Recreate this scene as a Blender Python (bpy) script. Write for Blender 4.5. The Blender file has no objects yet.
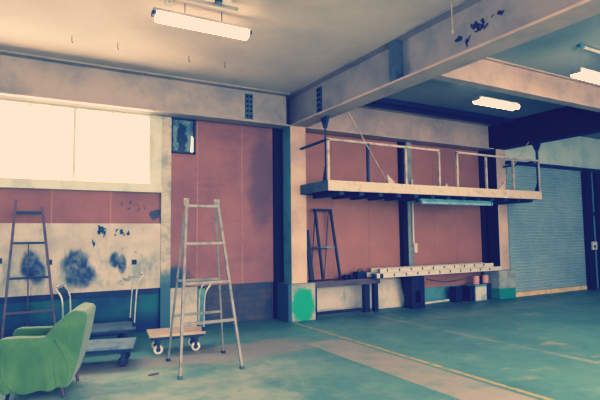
import bpy, bmesh, math, random
from mathutils import Vector, Matrix, noise as mnoise
random.seed(7)
S = bpy.context.scene
COL = S.collection
PI = math.pi

# ------------------------------------------------------------------ materials
def lin(c):
    return tuple(((v / 255) / 12.92 if v / 255 <= .04045 else ((v / 255 + .055) / 1.055) ** 2.4) for v in c) + (1,)

class G:
    """small node-graph helper"""
    def __init__(s, name):
        s.m = bpy.data.materials.new(name); s.m.use_nodes = True
        s.t = s.m.node_tree; s.n = s.t.nodes
        s.b = s.n['Principled BSDF']
        s._pos = None
    def put(s, sock, v):
        if isinstance(v, bpy.types.NodeSocket): s.t.links.new(v, sock)
        else: sock.default_value = v
    def math(s, op, a, b=0.0, clamp=False):
        n = s.n.new('ShaderNodeMath'); n.operation = op; n.use_clamp = clamp
        s.put(n.inputs[0], a); s.put(n.inputs[1], b); return n.outputs[0]
    def vmath(s, op, a, b):
        n = s.n.new('ShaderNodeVectorMath'); n.operation = op
        s.put(n.inputs[0], a); s.put(n.inputs[1], b)
        return n.outputs['Value'] if op == 'LENGTH' else n.outputs[0]
    def pos(s):
        if s._pos is None: s._pos = s.n.new('ShaderNodeNewGeometry').outputs['Position']
        return s._pos
    def objc(s): return s.n.new('ShaderNodeTexCoord').outputs['Object']
    def xyz(s, v=None):
        n = s.n.new('ShaderNodeSeparateXYZ'); s.put(n.inputs[0], v or s.pos()); return n.outputs
    def noise(s, scale, detail=4, rough=.6, vec=None, stretch=None):
        v = vec or s.pos()
        if stretch: v = s.vmath('MULTIPLY', v, stretch)
        n = s.n.new('ShaderNodeTexNoise'); s.put(n.inputs['Vector'], v)
        n.inputs['Scale'].default_value = scale; n.inputs['Detail'].default_value = detail; n.inputs['Roughness'].default_value = rough
        return n.outputs['Fac']
    def rng(s, v, lo, hi, a=0.0, b=1.0):
        n = s.n.new('ShaderNodeMapRange'); n.interpolation_type = 'SMOOTHSTEP'
        s.put(n.inputs[0], v)
        n.inputs[1].default_value = lo; n.inputs[2].default_value = hi; n.inputs[3].default_value = a; n.inputs[4].default_value = b
        return n.outputs[0]
    def mix(s, f, a, b):
        n = s.n.new('ShaderNodeMix'); n.data_type = 'RGBA'
        s.put(n.inputs[0], f); s.put(n.inputs[6], a); s.put(n.inputs[7], b); return n.outputs[2]
    def blot(s, c, r, k=.8, sc=6, lo=1.0, hi=.55, stretch=None):
        d = s.vmath('LENGTH', s.vmath('DIVIDE', s.vmath('SUBTRACT', s.pos(), c), r), (0, 0, 0))
        d = s.math('ADD', d, s.math('MULTIPLY', s.math('SUBTRACT', s.noise(sc, 5, .65, stretch=stretch), .5), k * 2))
        return s.rng(d, hi, lo, 1, 0)
    def spat(s, c, r, sc, lo=.78, hi=.86, stretch=None):
        d = s.vmath('LENGTH', s.vmath('DIVIDE', s.vmath('SUBTRACT', s.pos(), c), r), (0, 0, 0))
        f = s.rng(d, 0, 1.3, .42, 0)
        return s.rng(s.math('ADD', f, s.noise(sc, 4, .6, stretch=stretch)), lo, hi)
    def bump(s, h, strength=.3, dist=.01):
        n = s.n.new('ShaderNodeBump'); n.inputs['Strength'].default_value = strength; n.inputs['Distance'].default_value = dist
        s.put(n.inputs['Height'], h); s.put(s.b.inputs['Normal'], n.outputs[0])
    def done(s, col, rough=.6, metal=0.0):
        s.put(s.b.inputs['Base Color'], col); s.put(s.b.inputs['Roughness'], rough); s.put(s.b.inputs['Metallic'], metal)
        return s.m

def worn(name, c1, c2, scale=3, lo=.45, hi=.65, rough=.6, metal=0.0, stretch=None, bump=0, world=False):
    g = G(name); v = None if world else g.objc()
    f = g.rng(g.noise(scale, 5, .65, vec=v, stretch=stretch), lo, hi)
    if bump: g.bump(g.noise(scale * 8, 3, vec=v), bump)
    return g.done(g.mix(f, lin(c1), lin(c2)), rough, metal)

M = {}
M['steel_grey'] = worn('steel_grey', (150, 146, 140), (126, 124, 122), 2.5, rough=.55, world=True)
M['steel_dark'] = worn('steel_dark', (34, 46, 72), (24, 34, 60), 3, rough=.6)
M['steel_black'] = worn('steel_black', (24, 24, 46), (14, 14, 34), 6, rough=.5)
M['navy_steel_and_shade'] = worn('navy_steel_and_shade', (10, 12, 26), (6, 7, 20), 2, rough=.8, world=True)  # dark steel parts, and shade painted on strips, far beam and column side
M['alu'] = worn('alu', (128, 124, 120), (102, 100, 100), 8, rough=.45)
M['brown_steel'] = worn('brown_steel', (96, 72, 80), (70, 54, 72), 8, rough=.55)
M['slate'] = worn('slate', (76, 88, 98), (58, 72, 88), 5)
M['batten'] = worn('batten', (168, 122, 104), (146, 100, 88), 5)
M['chrome'] = worn('chrome', (176, 174, 170), (136, 138, 140), 8, rough=.3, metal=.3)
M['tan_ply'] = worn('tan_ply', (186, 170, 148), (164, 146, 126), 3, rough=.6, stretch=(1, 8, 1))
M['grey_ply'] = worn('grey_ply', (120, 134, 150), (88, 100, 122), 4, rough=.6)
M['dark_ply'] = worn('dark_ply', (84, 96, 108), (62, 72, 90), 4, rough=.6)
M['wheel'] = worn('wheel', (200, 195, 190), (160, 156, 155), 12, rough=.5)
M['rubber'] = worn('rubber', (34, 34, 52), (22, 22, 40), 12, rough=.7)
M['wood_dark'] = worn('wood_dark', (98, 78, 78), (70, 58, 70), 3, rough=.7, stretch=(1, 6, 6))
M['white_paint'] = worn('white_paint', (196, 190, 180), (160, 154, 148), 5, .5, .75, rough=.55)
M['cream_steel'] = worn('cream_steel', (196, 180, 160), (150, 132, 118), 7, .52, .7, rough=.55)
M['rail_cream'] = worn('rail_cream', (180, 164, 150), (146, 132, 122), 6, rough=.5)
M['box_white'] = worn('box_white', (196, 194, 190), (150, 160, 160), 5, rough=.7)
M['pink_box'] = worn('pink_box', (206, 150, 142), (170, 120, 120), 8, rough=.7)
M['tube_off'] = worn('tube_off', (140, 170, 184), (110, 140, 160), 5, rough=.35)
M['teal_panel'] = worn('teal_panel', (96, 140, 146), (76, 116, 128), 3, rough=.6)
M['teal_wall'] = worn('teal_wall', (192, 200, 192), (172, 186, 182), 2, rough=.7, world=True)

def emit(name, col, strength):
    m = bpy.data.materials.new(name); m.use_nodes = True
    b = m.node_tree.nodes['Principled BSDF']
    b.inputs['Base Color'].default_value = (.9, .88, .8, 1)
    b.inputs['Emission Color'].default_value = col; b.inputs['Emission Strength'].default_value = strength
    b.inputs['Roughness'].default_value = .35
    return m
M['daylight'] = emit('frosted_daylight_glass', (1, .97, .9, 1), 2.6)
M['lamp'] = emit('lit_diffuser', (1, .95, .86, 1), 9)
M['tube'] = emit('lit_tube', (1, .95, .86, 1), 12)

def ceil_mat(name, c1, c2, ribs=False):
    g = G(name)
    f = g.rng(g.noise(.7, 6, .6), .35, .7)
    c = g.mix(f, lin(c1), lin(c2))
    sp = g.rng(g.noise(14, 3, .7), .68, .78)
    c = g.mix(g.math('MULTIPLY', sp, .25), c, lin((110, 90, 80)))
    g.bump(g.noise(30, 4), .15, .01)
    return g.done(c, .8)
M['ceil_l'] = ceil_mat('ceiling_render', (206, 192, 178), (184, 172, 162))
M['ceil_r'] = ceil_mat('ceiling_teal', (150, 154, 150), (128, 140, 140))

def beam_mat(name, c1, c2, mark=False):
    g = G(name)
    f = g.rng(g.noise(1.6, 6, .65), .38, .68)
    c = g.mix(f, lin(c1), lin(c2))
    st = g.rng(g.noise(5, 5, .7, stretch=(1, 1, .35)), .62, .74)
    c = g.mix(g.math('MULTIPLY', st, .45), c, lin((92, 78, 84)))
    if mark:
        k = None
        for cc, r in (((4.42, 3.66, 3.83), (.3, .24, .11)), ((4.42, 3.43, 3.87), (.3, .12, .07)), ((4.42, 3.95, 3.79), (.3, .1, .06)), ((4.42, 3.84, 3.71), (.3, .06, .1))):
            b = g.spat(cc, r, 13, .73, .79)
            k = b if k is None else g.math('MAXIMUM', k, b)
        c = g.mix(k, c, lin((24, 14, 52)))
    return g.done(c, .6)
M['beam'] = beam_mat('beam_paint', (166, 154, 144), (140, 132, 128))
M['beam_cross'] = beam_mat('cross_beam_paint', (156, 144, 138), (132, 124, 124), True)
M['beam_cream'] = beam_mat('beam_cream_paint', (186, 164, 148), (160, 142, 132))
M['column'] = beam_mat('column_paint', (200, 174, 152), (174, 150, 134))

def red_mat():
    g = G('red_hardboard')
    x, y, z = g.xyz()
    c = g.mix(g.rng(g.noise(1.1, 6, .65), .35, .68), lin((148, 99, 83)), lin((130, 84, 76)))
    c = g.mix(g.math('MULTIPLY', g.rng(g.noise(2.6, 4, .6, stretch=(.35, 1, 3)), .55, .72), .35), c, lin((116, 74, 72)))
    # vertical joints every 0.84 m, faint paler line
    w = g.math('ABSOLUTE', g.math('SUBTRACT', g.math('FRACT', g.math('DIVIDE', g.math('ADD', x, -.174), .835)), .295))
    c = g.mix(g.math('MULTIPLY', g.math('MULTIPLY', g.rng(w, .006, .014, 1, 0), g.rng(x, 2.1, 2.15, 1, 0)), .4), c, lin((184, 138, 120)))
    c = g.mix(g.math('MULTIPLY', g.rng(x, 4.4, 4.6), .38), c, lin((184, 128, 92)))
    # dirty blue rubbed spots at low/edge
    c = g.mix(g.math('MULTIPLY', g.math('MAXIMUM', g.spat((1.95, 8.2, 1.88), (.2, 1, .14), 9, .72, .82), g.spat((1.6, 8.2, 2.0), (.55, 1, .25), 17, .9, .97, (1, 1, .7))), .85), c, lin((40, 58, 84)))
    c = g.mix(g.math('MULTIPLY', g.blot((3.9, 8.2, 2.6), (.35, 1, 1.0), .5, 2.5, 1.1, .4), .6), c, lin((70, 50, 66)))
    c = g.mix(g.blot((2.25, 8.2, .78), (.35, 1, .3), .7, 5), c, lin((44, 66, 88)))
    return g.done(c, .65)
M['red'] = red_mat()

def pale_band():
    g = G('stained_white_board')
    c = g.mix(g.rng(g.noise(1.7, 6, .65), .35, .7), lin((200, 192, 182)), lin((166, 162, 158)))
    c = g.mix(g.math('MULTIPLY', g.rng(g.noise(9, 5, .7, stretch=(1, 1, .12)), .52, .75), .6), c, lin((96, 104, 112)))
    c = g.mix(g.math('MULTIPLY', g.rng(g.noise(4, 5, .7), .62, .72), .7), c, lin((74, 98, 114)))
    k = None
    for cc, r in (((.16, 8.2, 1.12), (.15, 1, .25)), ((.24, 8.2, 1.02), (.13, 1, .2)), ((.76, 8.2, 1.10), (.22, 1, .27)), ((.82, 8.2, .95), (.25, 1, .22)), ((1.32, 8.2, 1.17), (.085, 1, .14)), ((1.43, 8.2, 1.1), (.075, 1, .17)), ((-.6, 8.2, 1.1), (.2, 1, .25))):
        b = g.blot(cc, r, k=.3, sc=16, lo=1.1, hi=.62, stretch=(1, 1, .2))
        k = b if k is None else g.math('MAXIMUM', k, b)
    halo = g.math('MULTIPLY', g.rng(g.noise(5, 5, .7, stretch=(1, 1, .5)), .42, .62), g.math('MULTIPLY', g.rng(g.math('ABSOLUTE', g.math('SUBTRACT', g.xyz()[2], 1.0)), .1, .42, 1, 0), .55))
    c = g.mix(halo, c, lin((108, 130, 138)))
    c = g.mix(g.math('MULTIPLY', k, g.rng(g.noise(8, 4, .6), .3, .6, .6, .97)), c, lin((20, 54, 98)))
    k2 = g.spat((1.12, 8.2, 1.6), (.16, 1, .2), 19, .84, .9, (1, 1, .6))
    k2 = g.math('MAXIMUM', k2, g.spat((1.02, 8.2, 1.42), (.1, 1, .16), 19, .88, .93, (1, 1, .5)))
    k2 = g.math('MAXIMUM', k2, g.spat((1.42, 8.2, 1.6), (.35, 1, .16), 24, .9, .96, (1, 1, .5)))
    c = g.mix(k2, c, lin((30, 56, 88)))
    # small dark square patches
    for px, pz in ((.405, 1.16), (1.615, 1.12), (-.23, 1.2)):
        x, y, z = g.xyz()
        a = g.math('MAXIMUM', g.math('ABSOLUTE', g.math('SUBTRACT', x, px)), g.math('ABSOLUTE', g.math('SUBTRACT', z, pz)))
        c = g.mix(g.rng(a, .032, .045, 1, 0), c, lin((36, 42, 66)))
    return g.done(c, .7)
M['pale_band'] = pale_band()

def low_green():
    g = G('green_dado')
    x, y, z = g.xyz()
    c = g.mix(g.rng(g.noise(1.3, 5, .6), .35, .68), lin((30, 96, 96)), lin((18, 54, 88)))
    c = g.mix(g.rng(z, .1, .42, 1, 0), c, lin((14, 40, 76)))  # painted-in shade: fades to navy near the floor
    return g.done(c, .6)
M['low_green'] = low_green()
M['navy_strip'] = worn('navy_strip', (22, 32, 66), (30, 44, 80), 5, world=True)

def post_mat():
    g = G('stained_post')
    x, y, z = g.xyz()
    c = g.mix(g.rng(g.noise(3, 6, .7), .4, .68), lin((186, 178, 164)), lin((140, 142, 138)))
    c = g.mix(g.rng(g.math('ADD', z, g.math('MULTIPLY', g.noise(4, 4), .5)), .95, 1.35, 1, 0), c, lin((62, 96, 112)))
    c = g.mix(g.math('MULTIPLY', g.rng(g.noise(12, 3), .66, .74), .7), c, lin((70, 80, 90)))
    return g.done(c, .6)
M['post'] = post_mat()
M['win_frame'] = worn('window_frame_paint', (196, 200, 188), (176, 182, 172), 3, world=True)

def brick_mat():
    g = G('dark_brick')
    n = g.n.new('ShaderNodeTexBrick')
    x, y, z = g.xyz()
    cb = g.n.new('ShaderNodeCombineXYZ'); g.put(cb.inputs[0], x); g.put(cb.inputs[1], z)
    g.put(n.inputs['Vector'], cb.outputs[0])
    n.inputs['Color1'].default_value = lin((74, 68, 72)); n.inputs['Color2'].default_value = lin((92, 76, 72)); n.inputs['Mortar'].default_value = lin((64, 68, 78))
    n.inputs['Scale'].default_value = 2.2; n.inputs['Mortar Size'].default_value = .02
    c = g.mix(g.rng(g.noise(3, 6, .7), .45, .65), n.outputs['Color'], lin((52, 66, 84)))
    c = g.mix(g.math('MULTIPLY', g.rng(g.noise(2.2, 6, .7), .58, .7), .55), c, lin((122, 96, 92)))
    return g.done(c, .8)
M['brick'] = brick_mat()

def whitewash(name, top, low):
    g = G(name)
    x, y, z = g.xyz()
    c = g.mix(g.rng(g.noise(2.5, 6, .7), .4, .7), lin(top), lin(low))
    c = g.mix(g.math('MULTIPLY', g.rng(g.noise(6, 5, .7, stretch=(1, 1, .25)), .58, .72), .6), c, lin((96, 110, 116)))
    return g.done(c, .75)
M['whitewash'] = whitewash('whitewashed_dado', (194, 186, 174), (160, 158, 152))

def base_mat():
    g = G('concrete_base_green_paint')
    x, y, z = g.xyz()
    c = g.mix(g.rng(g.noise(4, 5, .65), .4, .65), lin((158, 158, 148)), lin((126, 132, 130)))
    k = g.blot((4.43, 7.68, .28), (.24, .3, .34), .4, 6, 1.05, .75)
    c = g.mix(k, c, lin((28, 150, 112)))
    c = g.mix(g.rng(x, 4.19, 4.205, 1, 0), c, lin((52, 82, 98)))
    right = g.math('MULTIPLY', g.rng(x, 8, 8.5), g.rng(g.math('ADD', z, g.math('MULTIPLY', g.noise(6), .05)), .25, .29, 1, 0))
    c = g.mix(right, c, lin((24, 124, 108)))
    return g.done(c, .7)
M['base'] = base_mat()

def floor_mat():
    g = G('floor_paint')
    x, y, z = g.xyz()
    c = g.mix(g.rng(g.noise(.55, 6, .6), .35, .68), lin((108, 142, 132)), lin((92, 128, 122)))
    c = g.mix(g.math('MULTIPLY', g.rng(g.noise(2.4, 5, .7), .5, .72), .6), c, lin((136, 154, 148)))
    c = g.mix(g.math('MULTIPLY', g.math('MULTIPLY', g.rng(x, 2.2, 3.6, 1, 0), g.rng(y, 6.4, 5.6, 0, 1)), g.rng(g.noise(.9, 6, .68), .36, .62)), c, lin((158, 168, 154)))
    # bare worn patches
    w = g.rng(g.noise(1.6, 7, .72, stretch=(.55, 1, 1)), .58, .66)
    area = g.rng(g.noise(.35, 2), .38, .6)
    c = g.mix(g.math('MULTIPLY', g.math('MULTIPLY', w, area), .8), c, lin((176, 158, 140)))
    w2 = g.rng(g.noise(5.5, 6, .72, stretch=(.35, 1, 1)), .6, .68)
    c = g.mix(g.math('MULTIPLY', g.math('MULTIPLY', w2, g.rng(g.noise(.5, 3), .42, .6)), .75), c, lin((178, 170, 152)))
    c = g.mix(g.math('MULTIPLY', g.rng(g.noise(3.2, 6, .7), .52, .7), .35), c, lin((54, 98, 98)))
    # worn walking lane parallel to the window wall
    lane = g.math('ABSOLUTE', g.math('SUBTRACT', g.math('ADD', y, g.math('MULTIPLY', g.math('SUBTRACT', g.noise(1.3, 4), .5), 1.0)), 6.2))
    lane = g.math('MULTIPLY', g.rng(lane, .2, .5, 1, 0), g.rng(x, 3.3, 3.9, 1, 0))
    c = g.mix(g.math('MULTIPLY', lane, .62), c, lin((160, 142, 130)))
    # faint old line
    ol = g.math('MULTIPLY', g.rng(g.math('ABSOLUTE', g.math('SUBTRACT', x, 5.86)), .04, .08, 1, 0), g.rng(g.noise(2.5, 5, .7), .38, .55))
    c = g.mix(g.math('MULTIPLY', ol, .55), c, lin((166, 158, 140)))
    # second lane towards the shutter
    ln2 = g.math('ABSOLUTE', g.math('SUBTRACT', g.math('ADD', y, g.math('MULTIPLY', g.math('SUBTRACT', g.noise(1.9, 6, .7), .5), 1.6)), 6.7))
    ln2 = g.math('MULTIPLY', g.rng(ln2, .05, .2, 1, 0), g.rng(x, 4.6, 5.2))
    c = g.mix(g.math('MULTIPLY', ln2, .5), c, lin((150, 150, 134)))
    dk = g.rng(g.math('ADD', y, g.math('MULTIPLY', g.noise(1.2, 4), .5)), 7.2, 7.9)  # floor darkens towards the wall: dirt plus painted-in shade
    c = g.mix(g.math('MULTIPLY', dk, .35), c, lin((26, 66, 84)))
    g.bump(g.noise(9, 4), .08, .01)
    return g.done(c, g.rng(g.noise(2, 4), .3, .7, .42, .65))
M['floor'] = floor_mat()
def strip_mat(name, c1, c2, lo, hi, scale=2.2):
    g = G(name)
    c = g.mix(g.rng(g.noise(scale, 6, .7), lo, hi), lin(c1), lin(c2))
    return g.done(c, .65)
M['strip'] = strip_mat('bare_concrete_strip', (158, 150, 138), (122, 140, 130), .4, .72)
M['yellow'] = strip_mat('yellow_line_paint', (182, 162, 100), (128, 144, 118), .42, .64, 5)

def shutter_mat():
    g = G('shutter_steel')
    x, y, z = g.xyz()
    c = g.mix(g.rng(g.noise(.8, 5, .6), .35, .68), lin((150, 164, 170)), lin((134, 150, 160)))
    return g.done(c, .5)
M['shutter'] = shutter_mat()
M['shutter_bar'] = worn('shutter_bar', (214, 186, 128), (190, 164, 116), 4, world=True)

def fabric():
    g = G('green_slipcover')
    o = g.objc()
    c = g.mix(g.rng(g.noise(3, 5, .6, vec=o), .35, .7), lin((74, 104, 58)), lin((90, 120, 64)))
    g.bump(g.math('ADD', g.noise(7, 4, .6, vec=o, stretch=(1.2, 1.2, .4)), g.math('MULTIPLY', g.noise(120, 2, vec=o), .1)), .55, .03)
    g.b.inputs['Sheen Weight'].default_value = .3
    return g.done(c, .9)
M['fabric'] = fabric()

def broken_glass():
    g = G('grimy_glass')
    c = g.mix(g.rng(g.noise(7, 6, .75), .4, .62), lin((44, 74, 100)), lin((120, 138, 144)))
    c = g.mix(g.blot((2.38, 8.2, 3.2), (.09, 1, .28), .9, 9, 1, .8), c, lin((24, 44, 72)))
    return g.done(c, .25)
M['grimy'] = broken_glass()

# ------------------------------------------------------------------ mesh helpers
def box(bm, lo, hi, mtx=None):
    r = bmesh.ops.create_cube(bm, size=1)['verts']
    lo, hi = Vector(lo), Vector(hi)
    for v in r:
        v.co = Vector(((lo[i] + hi[i]) / 2 + v.co[i] * (hi[i] - lo[i]) for i in range(3)))
        if mtx: v.co = mtx @ v.co
    return r
def cyl(bm, p0, p1, r, seg=12, r2=None):
    p0, p1 = Vector(p0), Vector(p1); d = p1 - p0
    q = d.to_track_quat('Z', 'Y').to_matrix().to_4x4()
    bmesh.ops.create_cone(bm, cap_ends=True, segments=seg, radius1=r, radius2=r if r2 is None else r2, depth=d.length, matrix=Matrix.Translation((p0 + p1) / 2) @ q)
def bar(bm, p0, p1, w, h, up=(0, 1, 0)):
    """rectangular bar from p0 to p1; h measured along 'up'"""
    p0, p1 = Vector(p0), Vector(p1); d = (p1 - p0); L = d.length; d.normalize()
    u = Vector(up); s = d.cross(u).normalized(); u = s.cross(d)
    m = Matrix((s, u, d)).transposed().to_4x4(); m.translation = (p0 + p1) / 2
    box(bm, (-w / 2, -h / 2, -L / 2), (w / 2, h / 2, L / 2), m)
def path(bm, pts, r, seg=10):
    """round tube through points with mitred rings"""
    pts = [Vector(p) for p in pts]; rings = []
    for i, p in enumerate(pts):
        d = (pts[min(i + 1, len(pts) - 1)] - pts[max(i - 1, 0)]).normalized()
        a = d.cross(Vector((.31, .17, .93))).normalized(); b = d.cross(a)
        rings.append([bm.verts.new(p + a * r * math.cos(t * 2 * PI / seg) + b * r * math.sin(t * 2 * PI / seg)) for t in range(seg)])
    for i in range(len(rings) - 1):
        for t in range(seg):
            bm.faces.new((rings[i][t], rings[i][(t + 1) % seg], rings[i + 1][(t + 1) % seg], rings[i + 1][t]))
    bm.faces.new(rings[0][::-1]); bm.faces.new(rings[-1])
def smooth_pts(pts, n=6):
    pts = [Vector(p) for p in pts]; out = []
    for i in range(len(pts) - 1):
        a, b, c, d = pts[max(i - 1, 0)], pts[i], pts[i + 1], pts[min(i + 2, len(pts) - 1)]
        for k in range(n):
            t = k / n
            out.append(.5 * ((2 * b) + (c - a) * t + (2 * a - 5 * b + 4 * c - d) * t * t + (3 * b - a - 3 * c + d) * t ** 3))
    return out + [pts[-1]]
def prism(bm, poly, axis, a, b):
    """poly: 2-D points; axis 'y' -> (x,z) extruded in y, 'x' -> (y,z), 'z' -> (x,y)"""
    def P(p, t): return {'y': (p[0], t, p[1]), 'x': (t, p[0], p[1]), 'z': (p[0], p[1], t)}[axis]
    A = [bm.verts.new(P(p, a)) for p in poly]; B = [bm.verts.new(P(p, b)) for p in poly]
    n = len(poly)
    fs = [bm.faces.new(A), bm.faces.new(B[::-1])]
    for i in range(n): fs.append(bm.faces.new((A[i], B[i], B[(i + 1) % n], A[(i + 1) % n])))
    return fs
def bm_(): return bmesh.new()
def obj(name, bm, mat, parent=None, bevel=0, seg=2, smooth=False, loc=None):
    bmesh.ops.recalc_face_normals(bm, faces=bm.faces)
    me = bpy.data.meshes.new(name); bm.to_mesh(me); bm.free()
    me.materials.append(M[mat] if isinstance(mat, str) else mat)
    o = bpy.data.objects.new(name, me); COL.objects.link(o)
    if parent: o.parent = parent
    if loc: o.location = loc
    if bevel:
        b = o.modifiers.new('bevel', 'BEVEL'); b.width = bevel; b.segments = seg; b.limit_method = 'ANGLE'
    if smooth:
        for p in me.polygons: p.use_smooth = True
    return o
def tag(o, label, cat, group=None, kind=None):
    o['label'] = label; o['category'] = cat
    if group: o['group'] = group
    if kind: o['kind'] = kind
    return o
def thing(name, label, cat, loc=(0, 0, 0), rz=0, group=None):
    o = bpy.data.objects.new(name, None); o.empty_display_size = .1; COL.objects.link(o)
    o.location = loc; o.rotation_euler = (0, 0, rz)
    return tag(o, label, cat, group)
def struct(name, bm, mat, label, cat, parent=None, bevel=0):
    o = obj(name, bm, mat, parent, bevel)
    o['kind'] = 'structure'
    if parent is None: o['label'] = label; o['category'] = cat
    return o
def sbox(name, lo, hi, mat, label=None, cat=None, parent=None, bevel=0):
    b = bm_(); box(b, lo, hi); return struct(name, b, mat, label, cat, parent, bevel)
def dup(root, label, loc=None, rz=None):
    r = root.copy(); COL.objects.link(r); r['label'] = label
    if loc: r.location = loc
    if rz is not None: r.rotation_euler = (0, 0, rz)
    for ch in list(root.children):
        c = ch.copy(); COL.objects.link(c); c.parent = r
        for g in list(ch.children):
            d = g.copy(); COL.objects.link(d); d.parent = c
    return r

# ------------------------------------------------------------------ camera
H = 1.5
yaw, pitch, roll, fpx = .5178589, .07336182, -.0114856, 493.777
fw = Vector((math.sin(yaw) * math.cos(pitch), math.cos(yaw) * math.cos(pitch), math.sin(pitch)))
rt = fw.cross(Vector((0, 0, 1))).normalized(); up = rt.cross(fw)
r2 = rt * math.cos(roll) + up * math.sin(roll); u2 = -rt * math.sin(roll) + up * math.cos(roll)
cd = bpy.data.cameras.new('camera'); cam = bpy.data.objects.new('camera', cd); COL.objects.link(cam)
cd.sensor_width = 36; cd.lens = 36 * fpx / 600; cd.clip_start = .05; cd.clip_end = 200
mw = Matrix((r2, u2, -fw)).transposed().to_4x4(); mw.translation = (0, 0, H)
cam.matrix_world = mw
S.camera = cam

# ------------------------------------------------------------------ setting
CZ = 4.13          # ceiling height
WY = 8.25          # face of the window wall
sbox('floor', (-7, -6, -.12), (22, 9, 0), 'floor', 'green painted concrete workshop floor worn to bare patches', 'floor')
sbox('floor_strip', (3.53, -6, 0), (4.12, 6.12, .003), 'strip', 'bare grey concrete strip in the green floor beside the yellow line', 'floor strip')
sbox('floor_line', (4.178, -6, 0), (4.24, 7.66, .004), 'yellow', 'thin worn yellow line painted on the green floor', 'floor line')
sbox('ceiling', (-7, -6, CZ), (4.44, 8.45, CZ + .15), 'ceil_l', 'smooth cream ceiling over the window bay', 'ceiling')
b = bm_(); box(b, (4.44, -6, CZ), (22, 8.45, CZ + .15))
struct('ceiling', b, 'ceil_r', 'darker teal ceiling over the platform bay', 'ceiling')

# back wall : backing with window opening
wb = bm_()
box(wb, (-7, 8.32, 0), (4.1, 8.5, 2.3)); box(wb, (-7, 8.32, 3.56), (22, 8.5, CZ)); box(wb, (1.9, 8.32, 2.3), (4.1, 8.5, 3.56)); box(wb, (-7, 8.32, 2.3), (-2.6, 8.5, 3.56)); box(wb, (4.1, 8.32, 0), (22, 8.5, 3.56))
WALL = struct('wall_back', wb, 'brick', 'long rear wall clad with red boards between steel columns', 'wall')
def clad(name, lo, hi, mat, lab=None, bevel=0):
    o = sbox(name, lo, hi, mat, None, None, WALL, bevel)
    if lab: o['label'] = lab
    return o
clad('red_panel', (-7, WY, 1.735), (2.03, 8.32, 2.24), 'red', 'dull red board band under the window')
clad('red_panel', (2.19, WY, .672), (4.13, 8.32, 3.62), 'red', 'tall red board panel beside the window')
clad('red_panel', (4.55, WY, .6), (7.2, 8.32, 3.72), 'red', 'red board panel behind the platform')
clad('red_panel', (7.44, WY, .33), (9.8, 8.32, 3.72), 'red', 'red board panel behind the platform next to the shutter')
clad('pale_board', (-7, 8.2, .69), (2.03, 8.32, 1.735), 'pale_band', 'pale board with dark blue stains')
clad('dado_shade_band', (-7, 8.22, .60), (2.03, 8.32, .69), 'navy_strip')  # shade under the pale board, painted as a navy band
clad('green_dado', (-7, 8.26, 0), (2.03, 8.32, .60), 'low_green', 'dark green lower wall')
clad('white_dado', (2.19, 8.27, 0), (2.68, 8.32, .665), 'whitewash')
clad('teal_dado', (2.68, 8.24, 0), (2.80, 8.32, .63), 'teal_panel')
clad('brick_dado', (2.80, 8.27, 0), (4.13, 8.32, .672), 'brick', 'dark brick lower wall')
clad('shade_strip', (4.12, 8.2, 0), (4.3, 8.32, 3.6), 'navy_steel_and_shade')  # shaded gap by the near column, painted as a dark strip
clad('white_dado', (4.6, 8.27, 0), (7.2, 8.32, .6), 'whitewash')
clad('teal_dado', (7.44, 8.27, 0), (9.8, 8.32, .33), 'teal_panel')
clad('shade_strip', (9.74, 8.2, 0), (10.0, 8.32, 3.6), 'navy_steel_and_shade')  # same painted shade behind the far column
# battens over the joints of the tall red panel
for x in (2.66, 3.49): clad('joint_batten', (x - .008, WY - .006, .672), (x + .008, WY, 3.62), 'batten')
for x in (5.45, 6.35, 8.2, 8.9): clad('joint_batten', (x - .006, WY - .004, .62), (x + .006, WY, 3.7), 'red')
sbox('trim_1', (2.03, 8.18, 0), (2.19, 8.32, 3.62), 'post', 'stained pale post between the window wall and the tall red panel', 'wall post')
# small steel post of the right bay
b = bm_(); box(b, (7.27, 8.10, 0), (7.44, 8.32, 3.6)); box(b, (7.19, 8.13, 0), (7.27, 8.32, 3.6))
t2 = sbox('trim_2', (7.29, 8.10, 0), (7.44, 8.32, 3.75), 'steel_grey', 'slim grey steel wall post behind the middle of the platform', 'wall post')
sbox('post_shade', (7.17, 8.12, 0), (7.29, 8.32, 3.75), 'navy_steel_and_shade', parent=t2)  # shadow beside the post, painted as a dark slab

# window 1
w1 = bm_()
box(w1, (-2.6, 8.17, 3.5), (2.03, 8.34, 3.62)); box(w1, (-2.6, 8.14, 2.24), (2.03, 8.34, 2.385)); box(w1, (1.83, 8.17, 2.36), (2.03, 8.34, 3.5)); box(w1, (-2.8, 8.17, 2.24), (-2.6, 8.34, 3.62))
W1 = struct('window_1', w1, 'win_frame', 'wide frosted window blazing with daylight high in the rear wall', 'window', bevel=.008)
for x in (-1.474, -.383, .708):
    b = bm_(); box(b, (x - .02, 8.2, 2.36), (x + .02, 8.3, 3.5)); struct('mullion', b, 'win_frame', None, None, W1)
for x in (.105, 1.27, -.95):
    b = bm_(); box(b, (x - .012, 8.2, 3.46), (x + .012, 8.26, 3.505)); struct('window_catch', b, 'win_frame', None, None, W1)
edges = [-2.6, -1.474, -.383, .708, 1.83]
for a, c in zip(edges, edges[1:]):
    b = bm_(); box(b, (a + .014, 8.26, 2.36), (c - .014, 8.275, 3.5)); struct('pane', b, 'daylight', None, None, W1)

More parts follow.
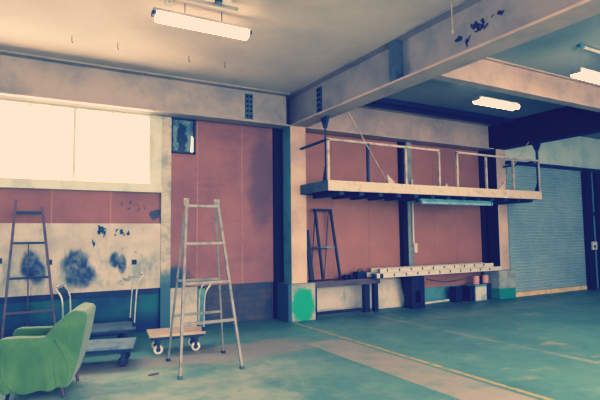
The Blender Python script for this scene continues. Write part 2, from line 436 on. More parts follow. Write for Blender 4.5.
# window 2 : small grimy pane set in the red panel
w2 = bm_()
x0, x1, z0, z1 = 2.19, 2.61, 2.93, 3.54
for lo, hi in (((x0, 8.19, z1 - .035), (x1, 8.26, z1)), ((x0, 8.19, z0), (x1, 8.26, z0 + .03)), ((x0, 8.19, z0), (x0 + .03, 8.26, z1)), ((x1 - .03, 8.19, z0), (x1, 8.26, z1))): box(w2, lo, hi)
W2 = struct('window_2', w2, 'steel_dark', 'small dark framed window with grimy broken glass in the red panel', 'window')
b = bm_(); box(b, (x0 + .03, 8.235, z0 + .03), (x1 - .03, 8.248, z1 - .035)); struct('pane', b, 'grimy', None, None, W2)
b = bm_(); prism(b, [(2.535, 2.965), (2.575, 2.965), (2.575, 3.22), (2.55, 3.24), (2.545, 3.1)], 'y', 8.225, 8.236)
o = struct('glass_gap', b, 'daylight', None, None, W2); o['label'] = 'bright gap where the glass is broken'

# H-beams -----------------------------------------------------------
def hbeam(bm, axis, a0, a1, c, z0, z1, w=.32, tf=.025, tw=.02):
    def bx(c0, c1, lo, hi):
        if axis == 'x': box(bm, (a0, c0, lo), (a1, c1, hi))
        else: box(bm, (c0, a0, lo), (c1, a1, hi))
    bx(c - w / 2, c + w / 2, z0, z0 + tf); bx(c - w / 2, c + w / 2, z1 - tf, z1); bx(c - tw / 2, c + tw / 2, z0 + tf, z1 - tf)
b = bm_(); hbeam(b, 'x', -7, 4.28, 8.0, 3.52, CZ, .30)
BA = struct('steel_beam', b, 'beam', 'cream steel beam running along the top of the window wall', 'beam')
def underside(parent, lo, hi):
    b = bm_(); box(b, lo, hi); struct('bounce_lit_flange', b, 'beam_cream', None, None, parent)  # lighter flange cover paints in light bounced off the floor
def splice(parent, axis, at, c, z0, z1, side):
    """bolted cover plate: a plate with two columns of bolt heads, on the web face"""
    p = bm_(); q = bm_()
    for k in (-.035, .035):
        for i in range(5):
            z = z0 + .05 + i * (z1 - z0 - .1) / 4
            if axis == 'x': cyl(q, (at + k, c + side * .012, z), (at + k, c + side * .035, z), .02, 6)
            else: cyl(q, (c + side * .012, at + k, z), (c + side * .035, at + k, z), .02, 6)
    if axis == 'x': box(p, (at - .075, min(c, c + side * .015), z0), (at + .075, max(c, c + side * .015), z1))
    else: box(p, (min(c, c + side * .015), at - .075, z0), (max(c, c + side * .015), at + .075, z1))
    pl = struct('splice_plate', p, 'slate', None, None, parent)
    struct('bolt_heads', q, 'navy_steel_and_shade', None, None, pl)
splice(BA, 'x', 3.52, 7.99, 3.60, 4.05, -1)
b = bm_(); hbeam(b, 'y', -6, 8.15, 4.44, 3.52, CZ)
BC = struct('steel_beam', b, 'beam_cross', 'deep grey steel beam crossing overhead from the near column, dark paint splash on its web', 'beam')
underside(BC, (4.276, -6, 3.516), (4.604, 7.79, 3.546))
splice(BC, 'y', 7.05, 4.43, 3.60, 4.05, -1)
b = bm_(); box(b, (4.29, 4.93, 3.545), (4.43, 5.06, CZ - .025)); o = struct('stiffener', b, 'slate', None, None, BC)
b = bm_(); hbeam(b, 'x', 4.6, 9.82, 8.0, 3.52, CZ, .30)
struct('steel_beam', b, 'beam_cream', 'cream steel beam along the wall above the hanging platform', 'beam')
b = bm_(); hbeam(b, 'y', -6, 8.15, 9.98, 3.52, CZ)
struct('steel_beam', b, 'navy_steel_and_shade', 'steel beam crossing overhead above the far column, its shade painted navy', 'beam')  # navy colour stands for the beam being in shadow
b = bm_(); hbeam(b, 'x', 4.46, 9.96, 4.93, 3.70, CZ, .17, .02, .05)
struct('steel_beam', b, 'beam_cream', 'slimmer cream beam spanning the ceiling between the two crossing beams', 'beam')

# columns
def column(x0, x1, lab, side):
    b = bm_()
    y0, y1 = 7.8, 8.1
    box(b, (x0, y0, .66), (x1, y0 + .03, 3.52)); box(b, (x0, y1 - .03, .66), (x1, y1, 3.52)); box(b, ((x0 + x1) / 2 - .15, y0 + .03, .66), ((x0 + x1) / 2 + .15, y1 - .03, 3.52))
    c = struct('steel_column', b, 'column', lab, 'column')
    s = bm_(); box(s, (x0 - .006, y0 + .004, .66), (x0, y1, 3.52)); struct('shadow_side', s, side, None, None, c)  # thin darker skin paints the column's shaded side
    return c
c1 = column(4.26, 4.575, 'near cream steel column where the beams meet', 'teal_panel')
c2 = column(9.82, 10.15, 'far cream steel column beside the roller shutter', 'navy_steel_and_shade')
b = bm_(); box(b, (4.13, 7.7, 0), (4.69, 8.15, .66)); struct('column_base', b, 'base', None, None, c1, .012)
b = bm_(); box(b, (9.64, 7.7, 0), (10.2, 8.15, .66)); struct('column_base', b, 'base', None, None, c2, .012)

# shutter door, lintel wall, door posts
D = bm_(); sx0, sx1, sy = 10.16, 13.2, 7.8
n = 42; z0 = .11; pitch_ = (3.2 - z0) / n
prof = []
for i in range(n):
    z = z0 + i * pitch_
    prof += [(sy, z), (sy - .018, z + pitch_ * .3), (sy - .018, z + pitch_ * .75), (sy, z + pitch_ * .97)]
prof += [(sy, 3.2), (sy + .02, 3.2), (sy + .02, z0)]
prism(D, prof, 'x', sx0, sx1)
DR = struct('door_1', D, 'shutter', 'grey ribbed roller shutter, closed, beside the far column', 'roller shutter')
b = bm_(); box(b, (sx0, sy - .03, 0), (sx1, sy + .03, .11)); o = struct('bottom_bar', b, 'shutter_bar', None, None, DR, .01); o['label'] = 'cream bottom bar'
sbox('wall_right', (10.14, 7.78, 3.24), (22, 8.3, CZ), 'teal_wall', 'pale wall strip above the roller shutter, cool light tinted in as teal', 'wall')  # cool light on this wall is put into its colour
sbox('trim_3', (10.14, 7.68, 3.17), (22, 7.82, 3.25), 'steel_dark', 'dark lintel rail over the roller shutter', 'lintel')
t4 = sbox('trim_4', (13.2, 7.66, 0), (13.46, 7.9, 3.2), 'navy_steel_and_shade', 'dark post at the outer side of the roller shutter', 'door post')
sbox('trim_5', (13.46, 7.8, 0), (13.78, 7.95, 3.2), 'teal_panel', 'narrow teal wall panel beyond the dark shutter post', 'wall panel')
sbox('trim_6', (13.78, 7.7, 0), (22, 8.0, 3.2), 'navy_steel_and_shade', 'dark wall beyond the roller shutter', 'wall')
b = bm_(); box(b, (13.46, 7.72, 1.98), (13.9, 7.8, 2.06)); struct('cross_bar', b, 'navy_steel_and_shade', None, None, t4)
sbox('wall_left', (-7.2, -6, 0), (-7, 8.5, CZ + .1), 'teal_wall', 'side wall beyond the window', 'wall')
sbox('wall_far', (22, -6, 0), (22.2, 8.5, CZ + .1), 'teal_wall', 'distant side wall past the shutters', 'wall')

# ------------------------------------------------------------------ lamps
def fluorescent(label, loc, L=1.2):
    t = thing('fluorescent_lamp', label, 'lamp', loc, 0, 'lit fluorescent ceiling lamps')
    zc = CZ - loc[2]
    b = bm_(); box(b, (-L / 2 - .02, -.06, .03), (L / 2 + .02, .06, .06))
    obj('housing', b, 'white_paint', t)
    for s in (-1, 1):
        b = bm_(); cyl(b, (-L / 2 - .01, s * .05, -.012), (L / 2 + .01, s * .05, -.012), .038, 16); obj('tube', b, 'tube', t, smooth=False)
        b = bm_(); box(b, (s * (L / 2 + .02) - .02, -.07, -.01), (s * (L / 2 + .02) + .02, .07, .05)); obj('end_socket', b, 'steel_grey', t, .008)
        b = bm_(); cyl(b, (s * L * .36, 0, .055), (s * L * .36, 0, zc), .005, 6); obj('hanger', b, 'steel_grey', t)
    return t
f1 = fluorescent('lit twin tube lamp hung behind the slim cream beam over the platform bay', (7.04, 5.53, 3.72), .95)
dup(f1, 'lit twin tube lamp hung in front of the slim cream beam, nearer than the other', (7.17, 3.92, 3.72))
# wrapped lamp of the left bay
t = thing('fluorescent_lamp', 'lit capsule shaped lamp hung under the smooth cream ceiling of the window bay', 'lamp', (1.785, 5.32, 3.92), 0, 'lit fluorescent ceiling lamps')
b = bm_(); prism(b, [(-.075, .04), (-.08, .005), (-.06, -.04), (-.03, -.06), (.03, -.06), (.06, -.04), (.08, .005), (.075, .04)], 'x', -.545, .545)
obj('diffuser', b, 'lamp', t, .035, 4, True)
b = bm_(); box(b, (-.58, -.06, .04), (.58, .06, .075)); obj('housing', b, 'steel_grey', t, .006)
for s in (-1, 1):
    b = bm_(); box(b, (s * .565 - .02, -.05, .0), (s * .565 + .02, .05, .045)); obj('end_socket', b, 'steel_dark', t, .008)
    b = bm_(); cyl(b, (s * .22, 0, .07), (s * .22, 0, CZ - 3.92), .005, 6); obj('hanger', b, 'steel_dark', t)
# conduit on the ceiling above that lamp
t = thing('ceiling_conduit', 'thin grey conduit with switch boxes on the ceiling above the capsule lamp', 'conduit', (0, 0, 0))
b = bm_(); cyl(b, (1.25, 5.1, CZ - .05), (2.1, 5.06, CZ - .05), .02, 10); obj('pipe', b, 'steel_grey', t)
for x, y, m in ((1.38, 5.3, 'white_paint'), (1.86, 5.0, 'steel_dark')):
    b = bm_(); box(b, (x - .05, y - .035, CZ - .06), (x + .05, y + .035, CZ - .002)); obj('junction_box', b, m, t, .008)
b = bm_(); cyl(b, (1.88, 4.97, CZ - .06), (1.97, 4.97, CZ - .02), .025, 10); obj('plug', b, 'white_paint', t)
b = bm_(); cyl(b, (1.38, 5.3, CZ - .04), (1.38, 5.09, CZ - .04), .012, 8); obj('pipe', b, 'steel_grey', t)
# conduit stub above the nearer right lamp
t = thing('ceiling_conduit', 'short white conduit stub on the ceiling above the nearer twin tube lamp', 'conduit', (0, 0, 0))
b = bm_(); box(b, (6.72, 3.86, CZ - .05), (6.82, 3.92, CZ - .001)); obj('junction_box', b, 'teal_panel', t, .01)
b = bm_(); cyl(b, (6.82, 3.89, CZ - .03), (7.6, 3.89, CZ - .03), .022, 10); obj('pipe', b, 'white_paint', t)
# two long conduits along the ceiling by the wall beam
for y, z, lab in ((7.3, CZ - .045, 'thin dark conduit along the teal ceiling, the one farther from the wall beam'), (7.62, CZ - .045, 'thin dark conduit along the teal ceiling, the one nearer the wall beam')):
    b = bm_(); box(b, (4.6, y - .04, z - .04), (9.82, y + .04, CZ - .001)); tag(obj('ceiling_conduit', b, 'steel_dark', None, .01), lab, 'conduit', 'conduits by the wall beam')
# hanging cord
b = bm_(); cyl(b, (4.2, 3.85, 3.80), (4.2, 3.85, CZ), .006, 8); cyl(b, (4.2, 3.85, 3.76), (4.2, 3.85, 3.81), .011, 10)
tag(obj('ceiling_pull_string', b, 'rail_cream'), 'thin pale pull cord hanging in front of the crossing beam', 'cord')
# ceiling hooks
for (x, y), w_ in zip(((.536, 6.88), (1.099, 6.85), (2.084, 6.87), (2.634, 6.86)), ('first', 'second', 'third', 'fourth')):
    b = bm_(); path(b, smooth_pts([(x, y, CZ), (x, y, CZ - .06), (x + .006, y, CZ - .085), (x + .014, y, CZ - .075)], 4), .005, 6)
    tag(obj('ceiling_hook', b, 'brown_steel'), f'{w_} of four small dark ceiling hooks, counted away from the window side', 'hook', 'ceiling hooks')

# ------------------------------------------------------------------ mezzanine platform
t = thing('hanging_platform', 'long narrow steel platform with cream railing hung over the bench', 'platform', (0, 0, 0))
px0, px1, py0, py1, pz0, pz1 = 4.45, 10.1, 6.85, 7.79, 2.255, 2.43
b = bm_(); box(b, (px0, py0, pz0), (px1, py0 + .02, pz1)); box(b, (px0, py0 + .02, pz1 - .015), (px1, py0 + .09, pz1)); box(b, (px0, py0 + .02, pz0), (px1, py0 + .09, pz0 + .015))
obj('front_channel', b, 'cream_steel', t, .004)
b = bm_(); box(b, (px0, py1 - .02, pz0), (px1, py1, pz1)); obj('rear_channel', b, 'steel_dark', t)
for x, m in ((px0, 'slate'), (px1 - .02, 'steel_dark')):  # slate on the near end is painted-in shade
    b = bm_(); box(b, (x, py0 + .02, pz0), (x + .02, py1 - .02, pz1)); obj('end_channel', b, m, t)
b = bm_(); box(b, (px0 + .02, py0 + .02, pz1 - .03), (px1 - .02, py1 - .02, pz1 - .005)); obj('deck', b, 'wood_dark', t)
for i in range(13):
    x = px0 + .3 + i * .42
    b = bm_(); box(b, (x - .05, py0 + .05, 2.19), (x + .05, py1 - .02, pz1 - .03)); obj('joist', b, 'steel_dark', t)
RZ = 3.12
def rpost(x, m='rail_cream', z=RZ):
    b = bm_(); box(b, (x - .02, py0 + .01, pz1), (x + .02, py0 + .05, z)); obj('rail_post', b, m, t)
for x in (px0 + .02, 5.30, 6.17, 7.01, 7.5, 8.34, 9.19, 10.06): rpost(x, 'steel_dark' if abs(x - 5.3) < .01 else 'rail_cream')
for a, c in ((px0, 7.03), (7.48, px1 - .02)):
    b = bm_(); box(b, (a, py0 + .01, RZ - .02), (c, py0 + .05, RZ + .02)); obj('top_rail', b, 'rail_cream', t)
for x in (px0 + .02, px1 - .04):
    b = bm_(); bar(b, (x, py0 + .03, RZ), (x, py1, RZ - .02), .035, .035, (0, 0, 1)); obj('end_rail', b, 'steel_dark', t)
for x, hy in ((px0 + .03, 6.97), (10.06, 6.9)):     # corner hangers up to the crossing beams, gusset at both ends
    b = bm_(); cyl(b, (x, hy, pz1), (x, hy, 3.52), .016 if x < 5 else .03, 8)
    prism(b, [(hy - .1, 3.52), (hy + .1, 3.52), (hy + .015, 3.33), (hy - .015, 3.33)], 'x', x - .03, x + .03)
    prism(b, [(hy - .04, pz1), (hy + .09, pz1), (hy + .015, pz1 + .24), (hy - .015, pz1 + .24)], 'x', x - .015, x + .015)
    obj('hanger', b, 'steel_dark', t)
for p0, p1, gx in (((4.62, 6.5, 3.53), (5.78, 6.93, pz1 + .02), 5.8), ((9.8, 6.9, 3.54), (8.78, 6.93, pz1 + .02), 8.78)):
    b = bm_(); cyl(b, p0, p1, .009, 8); obj('tie_rod', b, 'rail_cream', t)
    s = 1 if gx < 7 else -1
    b = bm_(); prism(b, [(gx - s * .1, pz1 + .17), (gx + s * .12, pz1), (gx - s * .06, pz1)], 'y', 6.86, 6.88); obj('gusset', b, 'rail_cream', t)
b = bm_(); prism(b, [(7.15, pz1), (7.22, pz1), (7.18, pz1 + .07)], 'y', 6.86, 6.88); obj('gusset', b, 'rail_cream', t)
# unlit tube under platform
t = thing('tube_lamp', 'unlit bluish tube lamp fixed under the front edge of the hanging platform', 'lamp', (0, 0, 0))
b = bm_(); box(b, (6.6, 6.98, 2.14), (8.6, 7.05, 2.19)); obj('housing', b, 'teal_panel', t, .006)
b = bm_(); cyl(b, (6.65, 6.985, 2.115), (8.55, 6.985, 2.115), .03, 12); obj('tube', b, 'tube_off', t)
for x in (6.62, 8.58):
    b = bm_(); box(b, (x - .02, 6.95, 2.09), (x + .02, 7.03, 2.16)); obj('end_socket', b, 'teal_panel', t)
# white conduit on slim post
t = thing('wall_conduit', 'white vertical conduit ending in a small switch box on the slim wall post', 'conduit', (0, 0, 0))
b = bm_(); cyl(b, (7.40, 8.07, 1.3), (7.40, 8.07, 2.7), .025, 10); obj('pipe', b, 'white_paint', t)
b = bm_(); box(b, (7.38, 8.02, 1.12), (7.47, 8.1, 1.32)); obj('mounted_box', b, 'white_paint', t, .01)

# ------------------------------------------------------------------ bench & things along the right bay
t = thing('workbench', 'low bench with thick dark wooden top against the wall by the near column', 'bench', (0, 0, 0))
b = bm_(); box(b, (4.71, 7.86, .545), (6.3, 8.2, .66)); obj('bench_top', b, 'wood_dark', t, .006)
for x, w_ in ((4.77, .06), (5.93, .12), (6.17, .09)):
    b = bm_(); box(b, (x, 7.88, 0), (x + w_, 7.98, .545)); obj('leg', b, 'steel_black', t, .004)
b = bm_(); box(b, (4.83, 7.91, .04), (5.93, 7.95, .09)); obj('stretcher', b, 'steel_black', t)
# white plywood sheet leaning
b = bm_(); box(b, (-.36, -.012, 0), (.36, .012, .6), Matrix.Translation((6.78, 8.1, .002)) @ Matrix.Rotation(-.22, 4, 'X'))
tag(obj('plywood_sheet', b, 'whitewash'), 'pale plywood sheet leaning on the lower wall beside the bench end', 'board')
# dark trestle on the bench
t = thing('trestle_stand', 'short black trestle standing on the bench against the red wall', 'trestle', (0, 0, 0))
zt = 2.0
for s, xa, xb in (('a', 4.92, 5.01), ('b', 5.27, 5.40)):
    b = bm_(); bar(b, (xa, 8.06, zt), (xb, 7.95, .69), .042, .034); obj('front_leg', b, 'steel_black', t)
for xa, xb in ((4.94, 4.88), (5.24, 5.18)):
    b = bm_(); bar(b, (xa, 8.08, zt), (xb, 8.17, .68), .014, .014); obj('rear_leg', b, 'brown_steel', t)
b = bm_(); box(b, (4.90, 8.04, zt - .02), (5.29, 8.1, zt + .02)); obj('top_bar', b, 'steel_black', t)
b = bm_(); box(b, (4.93, 8.0, 1.27), (5.35, 8.03, 1.31)); obj('cross_bar', b, 'alu', t)
b = bm_(); box(b, (4.90, 8.11, 1.24), (5.22, 8.14, 1.28)); obj('cross_bar', b, 'brown_steel', t)
# black plank leaning beside the column
b = bm_(); bar(b, (4.81, 8.02, .678), (4.80, 8.19, 1.62), .085, .035); tag(obj('plank', b, 'steel_black'), 'narrow black plank leaning between the near column and the black trestle', 'plank')
# low dark clutter on the bench
def lump(name, label, cat, c, r, mat, seed, group=None):
    b = bm_(); bmesh.ops.create_icosphere(b, subdivisions=3, radius=1)
    for v in b.verts:
        k = 1 + .35 * mnoise.noise(v.co * 1.7 + Vector((seed, 0, 0)))
        v.co = Vector((v.co.x * r[0] * k, v.co.y * r[1] * k, max(v.co.z, -.75) * r[2] * k + r[2] * .72))
    mz = min(v.co.z for v in b.verts)
    for v in b.verts: v.co.z -= mz
    o = obj(name, b, mat, None, smooth=True, loc=c); return tag(o, label, cat, group)
lump('cloth_bundle', 'low dark cloth bundle on the bench beside the black trestle', 'bundle', (5.53, 7.97, .662), (.06, .08, .045), 'steel_black', 1)
# toolbox
t = thing('tool_box', 'dark tool box on the bench end beside the lying ladder', 'tool box', (5.90, 7.99, .662))
b = bm_(); box(b, (-.11, -.08, 0), (.11, .08, .09)); obj('case', b, 'steel_black', t, .008)
b = bm_(); box(b, (-.115, -.085, .09), (.115, .085, .125)); obj('lid', b, 'navy_strip', t, .008)
b = bm_(); path(b, smooth_pts([(-.05, 0, .122), (-.045, 0, .16), (.045, 0, .16), (.05, 0, .122)], 4), .008, 8); obj('handle', b, 'steel_black', t)
b = bm_()
pts = [(5.685 + .085 * math.cos(a * .6) * (1 - .002 * a), 7.98 + .07 * math.sin(a * .6), .672 + .0016 * a) for a in range(40)]
path(b, pts, .012, 8); tag(obj('cable_coil', b, 'steel_black', smooth=True), 'coil of black cable on the bench between cloth bundle and tool box', 'cable')

# extension ladder lying flat
t = thing('extension_ladder', 'long pale aluminium extension ladder lying flat from bench to far column base', 'ladder', (0, 0, 0))
for sec, (xa, xb, ya, yb, z) in enumerate(((6.04, 9.74, 7.715, 8.05, .664), (6.2, 9.5, 7.745, 8.02, .757))):
    hh = .092 if sec == 0 else .085
    for y in (ya, yb):
        b = bm_(); box(b, (xa, y - .014, z), (xb, y + .014, z + hh)); obj('side_rail', b, 'white_paint', t, .004)
    nr = int((xb - xa) / .31)
    for i in range(nr):
        x = xa + .18 + i * .31
        b = bm_(); cyl(b, (x, ya - .022, z + .05), (x, yb, z + .05), .018, 10); r_ = obj('rung', b, 'alu', t)
        b = bm_(); box(b, (x - .01, ya - .026, z + .025), (x + .01, ya - .019, z + .075)); obj('rung_end', b, 'steel_dark', r_)
for x in (6.04, 6.2):
    b = bm_(); box(b, (x - .03, 7.695, .664), (x + .05, 7.735, .75)); obj('end_cap', b, 'rubber', t, .005)

# support block
t = thing('support_stand', 'dark steel stand on the floor propping the lying ladder', 'stand', (7.15, 7.82, 0))
for lo, hi in (((-.17, -.13, 0), (-.08, .13, .65)), ((.06, -.13, 0), (.17, .13, .65))):
    b = bm_(); box(b, lo, hi); obj('leg', b, 'steel_black', t, .005)
b = bm_(); box(b, (-.08, -.12, .36), (.06, .12, .65)); obj('top_block', b, 'steel_black', t)
b = bm_(); box(b, (-.08, -.12, 0), (.06, .12, .12)); obj('foot_block', b, 'steel_black', t)
# drooping cable
b = bm_(); path(b, smooth_pts([(7.36, 7.67, .60), (7.5, 7.68, .56), (7.95, 7.68, .5), (8.4, 7.68, .53), (8.75, 7.68, .6), (9.0, 7.69, .66)], 6), .012, 8)
tag(obj('hanging_cable', b, 'brown_steel', smooth=True), 'thin pinkish cable drooping below the lying ladder', 'cable')
# pale pipe on floor
b = bm_(); cyl(b, (7.6, 8.05, .03), (8.85, 8.18, .03), .028, 12); tag(obj('pipe', b, 'box_white'), 'pale pipe lying on the floor along the wall under the ladder', 'pipe')
# boxes under the ladder
def carton(name, label, cat, lo, hi, mat, lid='navy_strip', group=None):
    cx, cy = (lo[0] + hi[0]) / 2, (lo[1] + hi[1]) / 2
    t = thing(name, label, cat, (cx, cy, lo[2]), 0, group)
    w_, d_, h_ = hi[0] - lo[0], hi[1] - lo[1], hi[2] - lo[2]
    b = bm_(); box(b, (-w_ / 2, -d_ / 2, 0), (w_ / 2, d_ / 2, h_ * .86)); obj('body', b, mat, t, .008)
    b = bm_(); box(b, (-w_ / 2 - .006, -d_ / 2 - .006, h_ * .86), (w_ / 2 + .006, d_ / 2 + .006, h_)); obj('lid', b, lid, t, .008)
    return t
carton('crate', 'dark crate under the lying ladder, the one closer to the support stand', 'crate', (8.45, 7.9, .001), (8.65, 8.1, .33), 'steel_black', 'steel_black')
carton('crate', 'dark upright crate touching the pale box under the lying ladder', 'crate', (8.83, 7.85, .001), (8.99, 8.1, .33), 'steel_black', 'steel_black')
pb = carton('storage_box', 'pale box under the lying ladder near the far column base', 'box', (9.02, 7.85, .001), (9.38, 8.1, .36), 'box_white', 'teal_panel')
carton('storage_box', 'dark blue box in the shade against the far column base', 'box', (9.42, 7.92, .001), (9.62, 8.14, .36), 'steel_dark', 'steel_dark')
def can(label, x, y, z, h=.17):
    t = thing('paint_can', label, 'can', (x, y, z), 0, 'paint cans under the ladder')
    b = bm_(); cyl(b, (0, 0, 0), (0, 0, h), .075, 18); obj('body', b, 'pink_box', t, .006)
    b = bm_(); cyl(b, (0, 0, h), (0, 0, h + .014), .07, 18); obj('lid', b, 'white_paint', t)
    return t
can('pink paint can standing on the pale box', 9.15, 7.95, .362)
can('pink paint can standing on the dark blue box', 9.52, 8.0, .362)

# white lock box on dark shutter post
t = thing('mounted_box', 'small white box with a dark knob on the dark post by the roller shutter', 'lock box', (13.36, 7.66, 1.05))
b = bm_(); box(b, (-.08, -.06, 0), (.12, -.001, .22)); obj('case', b, 'white_paint', t, .012)
b = bm_(); cyl(b, (-.02, -.08, .09), (-.02, -.06, .09), .035, 12); obj('knob', b, 'steel_black', t)

# ------------------------------------------------------------------ step ladder (centre)
t = thing('step_ladder', 'pale steel trestle step ladder standing open in the middle of the floor', 'ladder', (0, 0, 0))
FT = (Vector((1.725, 5.74, 1.95)), Vector((2.11, 5.75, 1.95))); FB = (Vector((1.535, 5.317, .0)), Vector((2.255, 5.334, .0)))
RT = (Vector((1.72, 5.80, 1.80)), Vector((2.105, 5.81, 1.84))); RB = (Vector((1.628, 6.157, .0)), Vector((2.352, 6.19, .0)))
for a, c in zip(FT, FB):
    b = bm_(); bar(b, a, c, .032, .03); obj('front_rail', b, 'alu', t, .004)
    b = bm_(); box(b, c + Vector((-.024, -.024, 0)), c + Vector((.024, .024, .03))); obj('foot', b, 'slate', t)
for a, c in zip(RT, RB):
    b = bm_(); bar(b, a, c, .024, .022); obj('rear_rail', b, 'alu', t, .004)
    b = bm_(); box(b, c + Vector((-.022, -.022, 0)), c + Vector((.022, .022, .03))); obj('foot', b, 'rubber', t)
for a in FT:
    b = bm_(); box(b, a + Vector((-.022, -.02, -.07)), a + Vector((.022, .06, .015))); obj('hinge', b, 'alu', t, .005)
def at_z(T, B, z): k = (z - B.z) / (T.z - B.z); return B + (T - B) * k
for z in (1.875, 1.43, .98, .545):
    b = bm_(); bar(b, at_z(FT[0], FB[0], z), at_z(FT[1], FB[1], z), .03, .034, (0, 0, 1)); obj('rung', b, 'alu', t, .003)
for z in (.98, .555):
    b = bm_(); bar(b, at_z(RT[0], RB[0], z), at_z(RT[1], RB[1], z), .026, .03, (0, 0, 1)); obj('rung', b, 'alu', t, .003)

# brown ladder at the stained wall
t = thing('step_ladder', 'brown three legged step ladder in front of the stained white wall', 'ladder', (0, 0, 0))
LT = (Vector((-.042, 7.9, 2.05)), Vector((.28, 7.9, 1.96))); LB = (Vector((-.165, 7.45, 0)), Vector((.5, 7.5, 0)))
for a, c in zip(LT, LB):
    b = bm_(); bar(b, a, c, .034, .04); obj('front_rail', b, 'brown_steel', t, .004)
    b = bm_(); box(b, c + Vector((-.024, -.024, 0)), c + Vector((.024, .024, .03))); obj('foot', b, 'rubber', t)
for z in (1.87, 1.45, .98, .535):
    b = bm_(); bar(b, at_z(LT[0], LB[0], z), at_z(LT[1], LB[1], z), .03, .045 if z > 1.8 else .03, (0, 0, 1)); obj('rung', b, 'steel_dark' if z > .9 else 'brown_steel', t, .003)
b = bm_(); bar(b, (.125, 7.93, 1.45), (.15, 8.15, 0), .016, .016); obj('prop_leg', b, 'brown_steel', t)

# ------------------------------------------------------------------ platform carts
def cart(label, loc, rz, side, top, deck_z=.25, L=.75, W=.48, hz=.9, lean=.04, panel=None, wheel='rubber', post='chrome'):
    t = thing('platform_cart', label, 'cart', loc, rz, 'platform carts')
    b = bm_(); box(b, (-L / 2, -W / 2, deck_z - .035), (L / 2, W / 2, deck_z)); obj('deck', b, top, t, .006)
    b = bm_()
    for y in (-W / 2 + .04, W / 2 - .04): box(b, (-L / 2 + .03, y - .02, deck_z - .07), (L / 2 - .03, y + .02, deck_z - .035))
    for x in (-L / 2 + .05, L / 2 - .05): box(b, (x - .02, -W / 2 + .06, deck_z - .07), (x + .02, W / 2 - .06, deck_z - .035))
    obj('under_frame', b, 'steel_dark', t)
    r = (deck_z - .07) * .32
    for x in (-L / 2 + .12, L / 2 - .12):
        for y in (-W / 2 + .08, W / 2 - .08):
            b = bm_()
            box(b, (x - .04, y - .035, deck_z - .08), (x + .04, y + .035, deck_z - .069))
            for s in (-1, 1): prism(b, [(x - .03, deck_z - .08), (x + .03, deck_z - .08), (x + .012, r * .8), (x - .012, r * .8)], 'y', y + s * .026 - .003, y + s * .026 + .003)
            c = obj('caster', b, 'steel_dark', t)
            b = bm_(); cyl(b, (x, y - .02, r), (x, y + .02, r), r, 20); w_ = obj('wheel', b, wheel, c, .006)
            b = bm_(); cyl(b, (x, y - .024, r), (x, y + .024, r), r * .5, 14); obj('hub', b, 'steel_black', c)
    x = side * (L / 2 - .02)
    b = bm_()
    for y in (-W / 2 + .04, W / 2 - .04):
        path(b, smooth_pts([(x, y, deck_z - .03), (x + side * lean * .3, y, deck_z + (hz - deck_z) * .4), (x + side * lean * .7, y, hz - .16), (x + side * (lean + .02), y, hz - .07), (x + side * (lean + .07), y, hz)], 5), .0115, 10)
    path(b, [(x + side * (lean + .07), -W / 2 + .04, hz), (x + side * (lean + .07), 0, hz), (x + side * (lean + .07), W / 2 - .04, hz)], .014, 10)
    obj('push_handle', b, post, t, smooth=True)
    for y in (-W / 2 + .04, W / 2 - .04):
        b = bm_(); cyl(b, (x, y, deck_z), (x, y, deck_z + .05), .024, 10); obj('handle_socket', b, 'steel_dark', t)
    if panel:
        b = bm_(); prism(b, [(x + side * lean * .7 - .004, hz - .15), (x + side * (lean + .02) - .004, hz - .06), (x + side * (lean + .06) - .004, hz - .02), (x + side * (lean + .06) + .004, hz - .02), (x + side * (lean + .02) + .004, hz - .07), (x + side * lean * .7 + .004, hz - .16)], 'y', -W / 2 + .05, W / 2 - .05)
        obj('handle_panel', b, panel, t)
    return t
cart('blue grey platform cart nearest the green armchair, its handle behind the chair back', (.89, 6.42, 0), math.radians(-15), -1, 'grey_ply', .25, .78, .52, .94, .03, 'steel_dark')
cart('dark grey platform cart by the stained wall, behind the blue grey cart', (1.07, 7.28, 0), math.radians(-4), 1, 'dark_ply', .31, .72, .55, 1.0, .05)
cart('platform cart with tan plywood deck and white wheels behind the pale step ladder', (1.87, 6.7, 0), math.radians(-8), 1, 'tan_ply', .26, .72, .47, .86, .02, None, 'wheel')

# floor scrap
b = bm_(); prism(b, [(1.27, 5.62), (1.33, 5.6), (1.39, 5.63), (1.37, 5.66), (1.3, 5.65)], 'z', .001, .012)
tag(obj('leaf_scrap', b, 'wood_dark'), 'small brown scrap lying on the worn floor in front of the carts', 'scrap')

# ------------------------------------------------------------------ armchair (faces -x)
t = thing('armchair', 'green slipcovered armchair with slanted back and thin legs', 'armchair', (.30, 5.62, 0), math.radians(-14))
def soft(name, poly, y0, y1, bev, amp=.006, seed=0, cuts=2, folds=0.0):
    b = bm_(); prism(b, poly, 'y', y0, y1)
    bmesh.ops.recalc_face_normals(b, faces=b.faces)
    bmesh.ops.bevel(b, geom=list(b.edges), offset=bev, segments=4, profile=.6, affect='EDGES', clamp_overlap=True)
    bmesh.ops.triangulate(b, faces=[f for f in b.faces if len(f.verts) > 4])
    for _ in range(cuts):
        le = [e for e in b.edges if e.calc_length() > .045]
        if le: bmesh.ops.subdivide_edges(b, edges=le, cuts=1, use_grid_fill=True)
        bmesh.ops.triangulate(b, faces=[f for f in b.faces if len(f.verts) > 4])
    b.normal_update()
    for v in b.verts:
        q = Vector((v.co.x * 6, v.co.y * 6, v.co.z * 3)) + Vector((seed, seed, 0))
        d = amp * mnoise.noise(q)
        if folds: d += folds * max(0, .42 - v.co.z) * math.sin(v.co.x * 38 + 2 * mnoise.noise(v.co * 4)) * .5
        v.co += v.normal * d
    o = obj(name, b, 'fabric', t, smooth=True)
    return o
w = .34
arm = [(-.37, .14), (-.39, .30), (-.39, .53), (-.37, .575), (-.33, .59), (-.02, .58), (.12, .58), (.30, .36), (.235, .12), (.10, .085), (-.15, .075), (-.30, .09)]
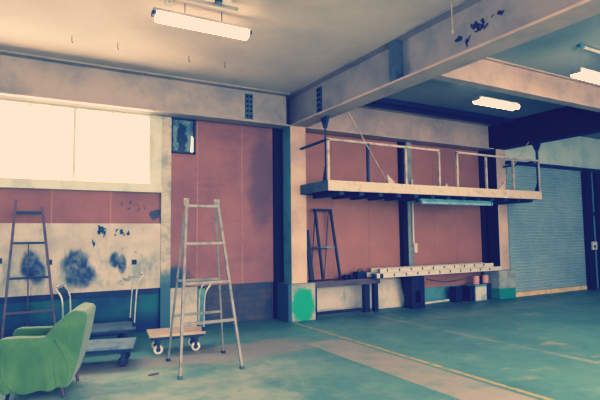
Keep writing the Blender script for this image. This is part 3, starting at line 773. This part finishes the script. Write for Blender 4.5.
soft('armrest', arm, -w, -w + .13, .03, .009, 1, 3, .06)
soft('armrest', arm, w - .13, w, .03, .007, 5, 3, .05)
soft('seat', [(-.36, .17), (-.365, .37), (-.33, .41), (.1, .38), (.2, .3), (.18, .15)], -w + .125, w - .125, .03, .008, 9)
b = bm_(); path(b, smooth_pts([(.115, -w - .002, .545), (.19, -w - .004, .42), (.235, -w - .003, .27), (.215, -w - .001, .13)], 6), .008, 8); path(b, smooth_pts([(-.33, -w - .003, .5), (-.335, -w - .005, .36), (-.31, -w - .005, .22), (-.22, -w - .002, .105)], 6), .009, 8)
obj('seam', b, 'fabric', t, smooth=True)
back = [(.20, .775), (.27, .815), (.365, .80), (.39, .76), (.365, .60), (.30, .30), (.235, .11), (.12, .11), (.08, .36), (.0, .55), (.09, .68)]
soft('backrest', back, -w + .005, w - .005, .035, .008, 13, 3)
soft('skirt', [(-.33, .10), (-.34, .19), (.2, .19), (.19, .10)], -w + .13, w - .13, .015, .004, 3)
for x, y in ((-.28, -w + .07), (-.28, w - .07), (.16, -w + .05), (.2, w - .07)):
    b = bm_(); cyl(b, (x, y, .14), (x + (.03 if x > 0 else -.02), y, 0), .022, 12, .014); obj('leg', b, 'brown_steel' if x > 0 else 'steel_black', t)

# ------------------------------------------------------------------ light
wd = bpy.data.worlds.new('world'); S.world = wd; wd.use_nodes = True
bg = wd.node_tree.nodes['Background']; bg.inputs[0].default_value = (.82, .92, 1, 1); bg.inputs[1].default_value = 1.6
def area(name, loc, rot, sx, sy, power, col=(1, .99, .97)):
    l = bpy.data.lights.new(name, 'AREA'); l.shape = 'RECTANGLE'; l.size = sx; l.size_y = sy; l.energy = power; l.color = col
    o = bpy.data.objects.new(name, l); COL.objects.link(o); o.location = loc; o.rotation_euler = rot
    return o
area('rear_fill', (3, -5.5, 2.0), (math.radians(88), 0, 0), 12, 3.6, 1080)  # added fill from behind the camera, no doorway modelled
area('overhead_fill', (2.5, -.5, 3.95), (0, 0, 0), 9, 5, 270, (1, .995, .98))  # added fill to brighten the floor, no fixtures behind it
area('platform_bay_fill', (7.2, 2.0, 3.95), (0, 0, 0), 4, 3, 120, (1, .995, .98))  # extra downward fill added over the platform bay, not a fixture
area('window_daylight', (-.3, 8.1, 2.93), (math.radians(-78), 0, 0), 4.2, 1.1, 110)

# ------------------------------------------------------------------ film-like tone
vs = S.view_settings
S.display_settings.display_device = 'sRGB'
vs.view_transform = 'Standard'; vs.look = 'None'; vs.exposure = 0.0; vs.gamma = 1.0
vs.use_curve_mapping = True
cm = vs.curve_mapping
cm.extend = 'HORIZONTAL'
T = {0: [(0, .007), (.03, .010), (.08, .036), (.15, .095), (.3, .30), (.5, .62), (.75, .88), (1, 1)],
     1: [(0, .006), (.03, .022), (.08, .065), (.15, .135), (.3, .285), (.5, .485), (.75, .67), (1, .80)],
     2: [(0, .055), (.03, .085), (.08, .13), (.15, .185), (.3, .27), (.5, .38), (.75, .50), (1, .61)]}
for ch, pts in T.items():
    c = cm.curves[ch]
    while len(c.points) > 2: c.points.remove(c.points[1])
    c.points[0].location = pts[0]; c.points[-1].location = pts[-1]
    for p in pts[1:-1]: c.points.new(*p)
cm.update()
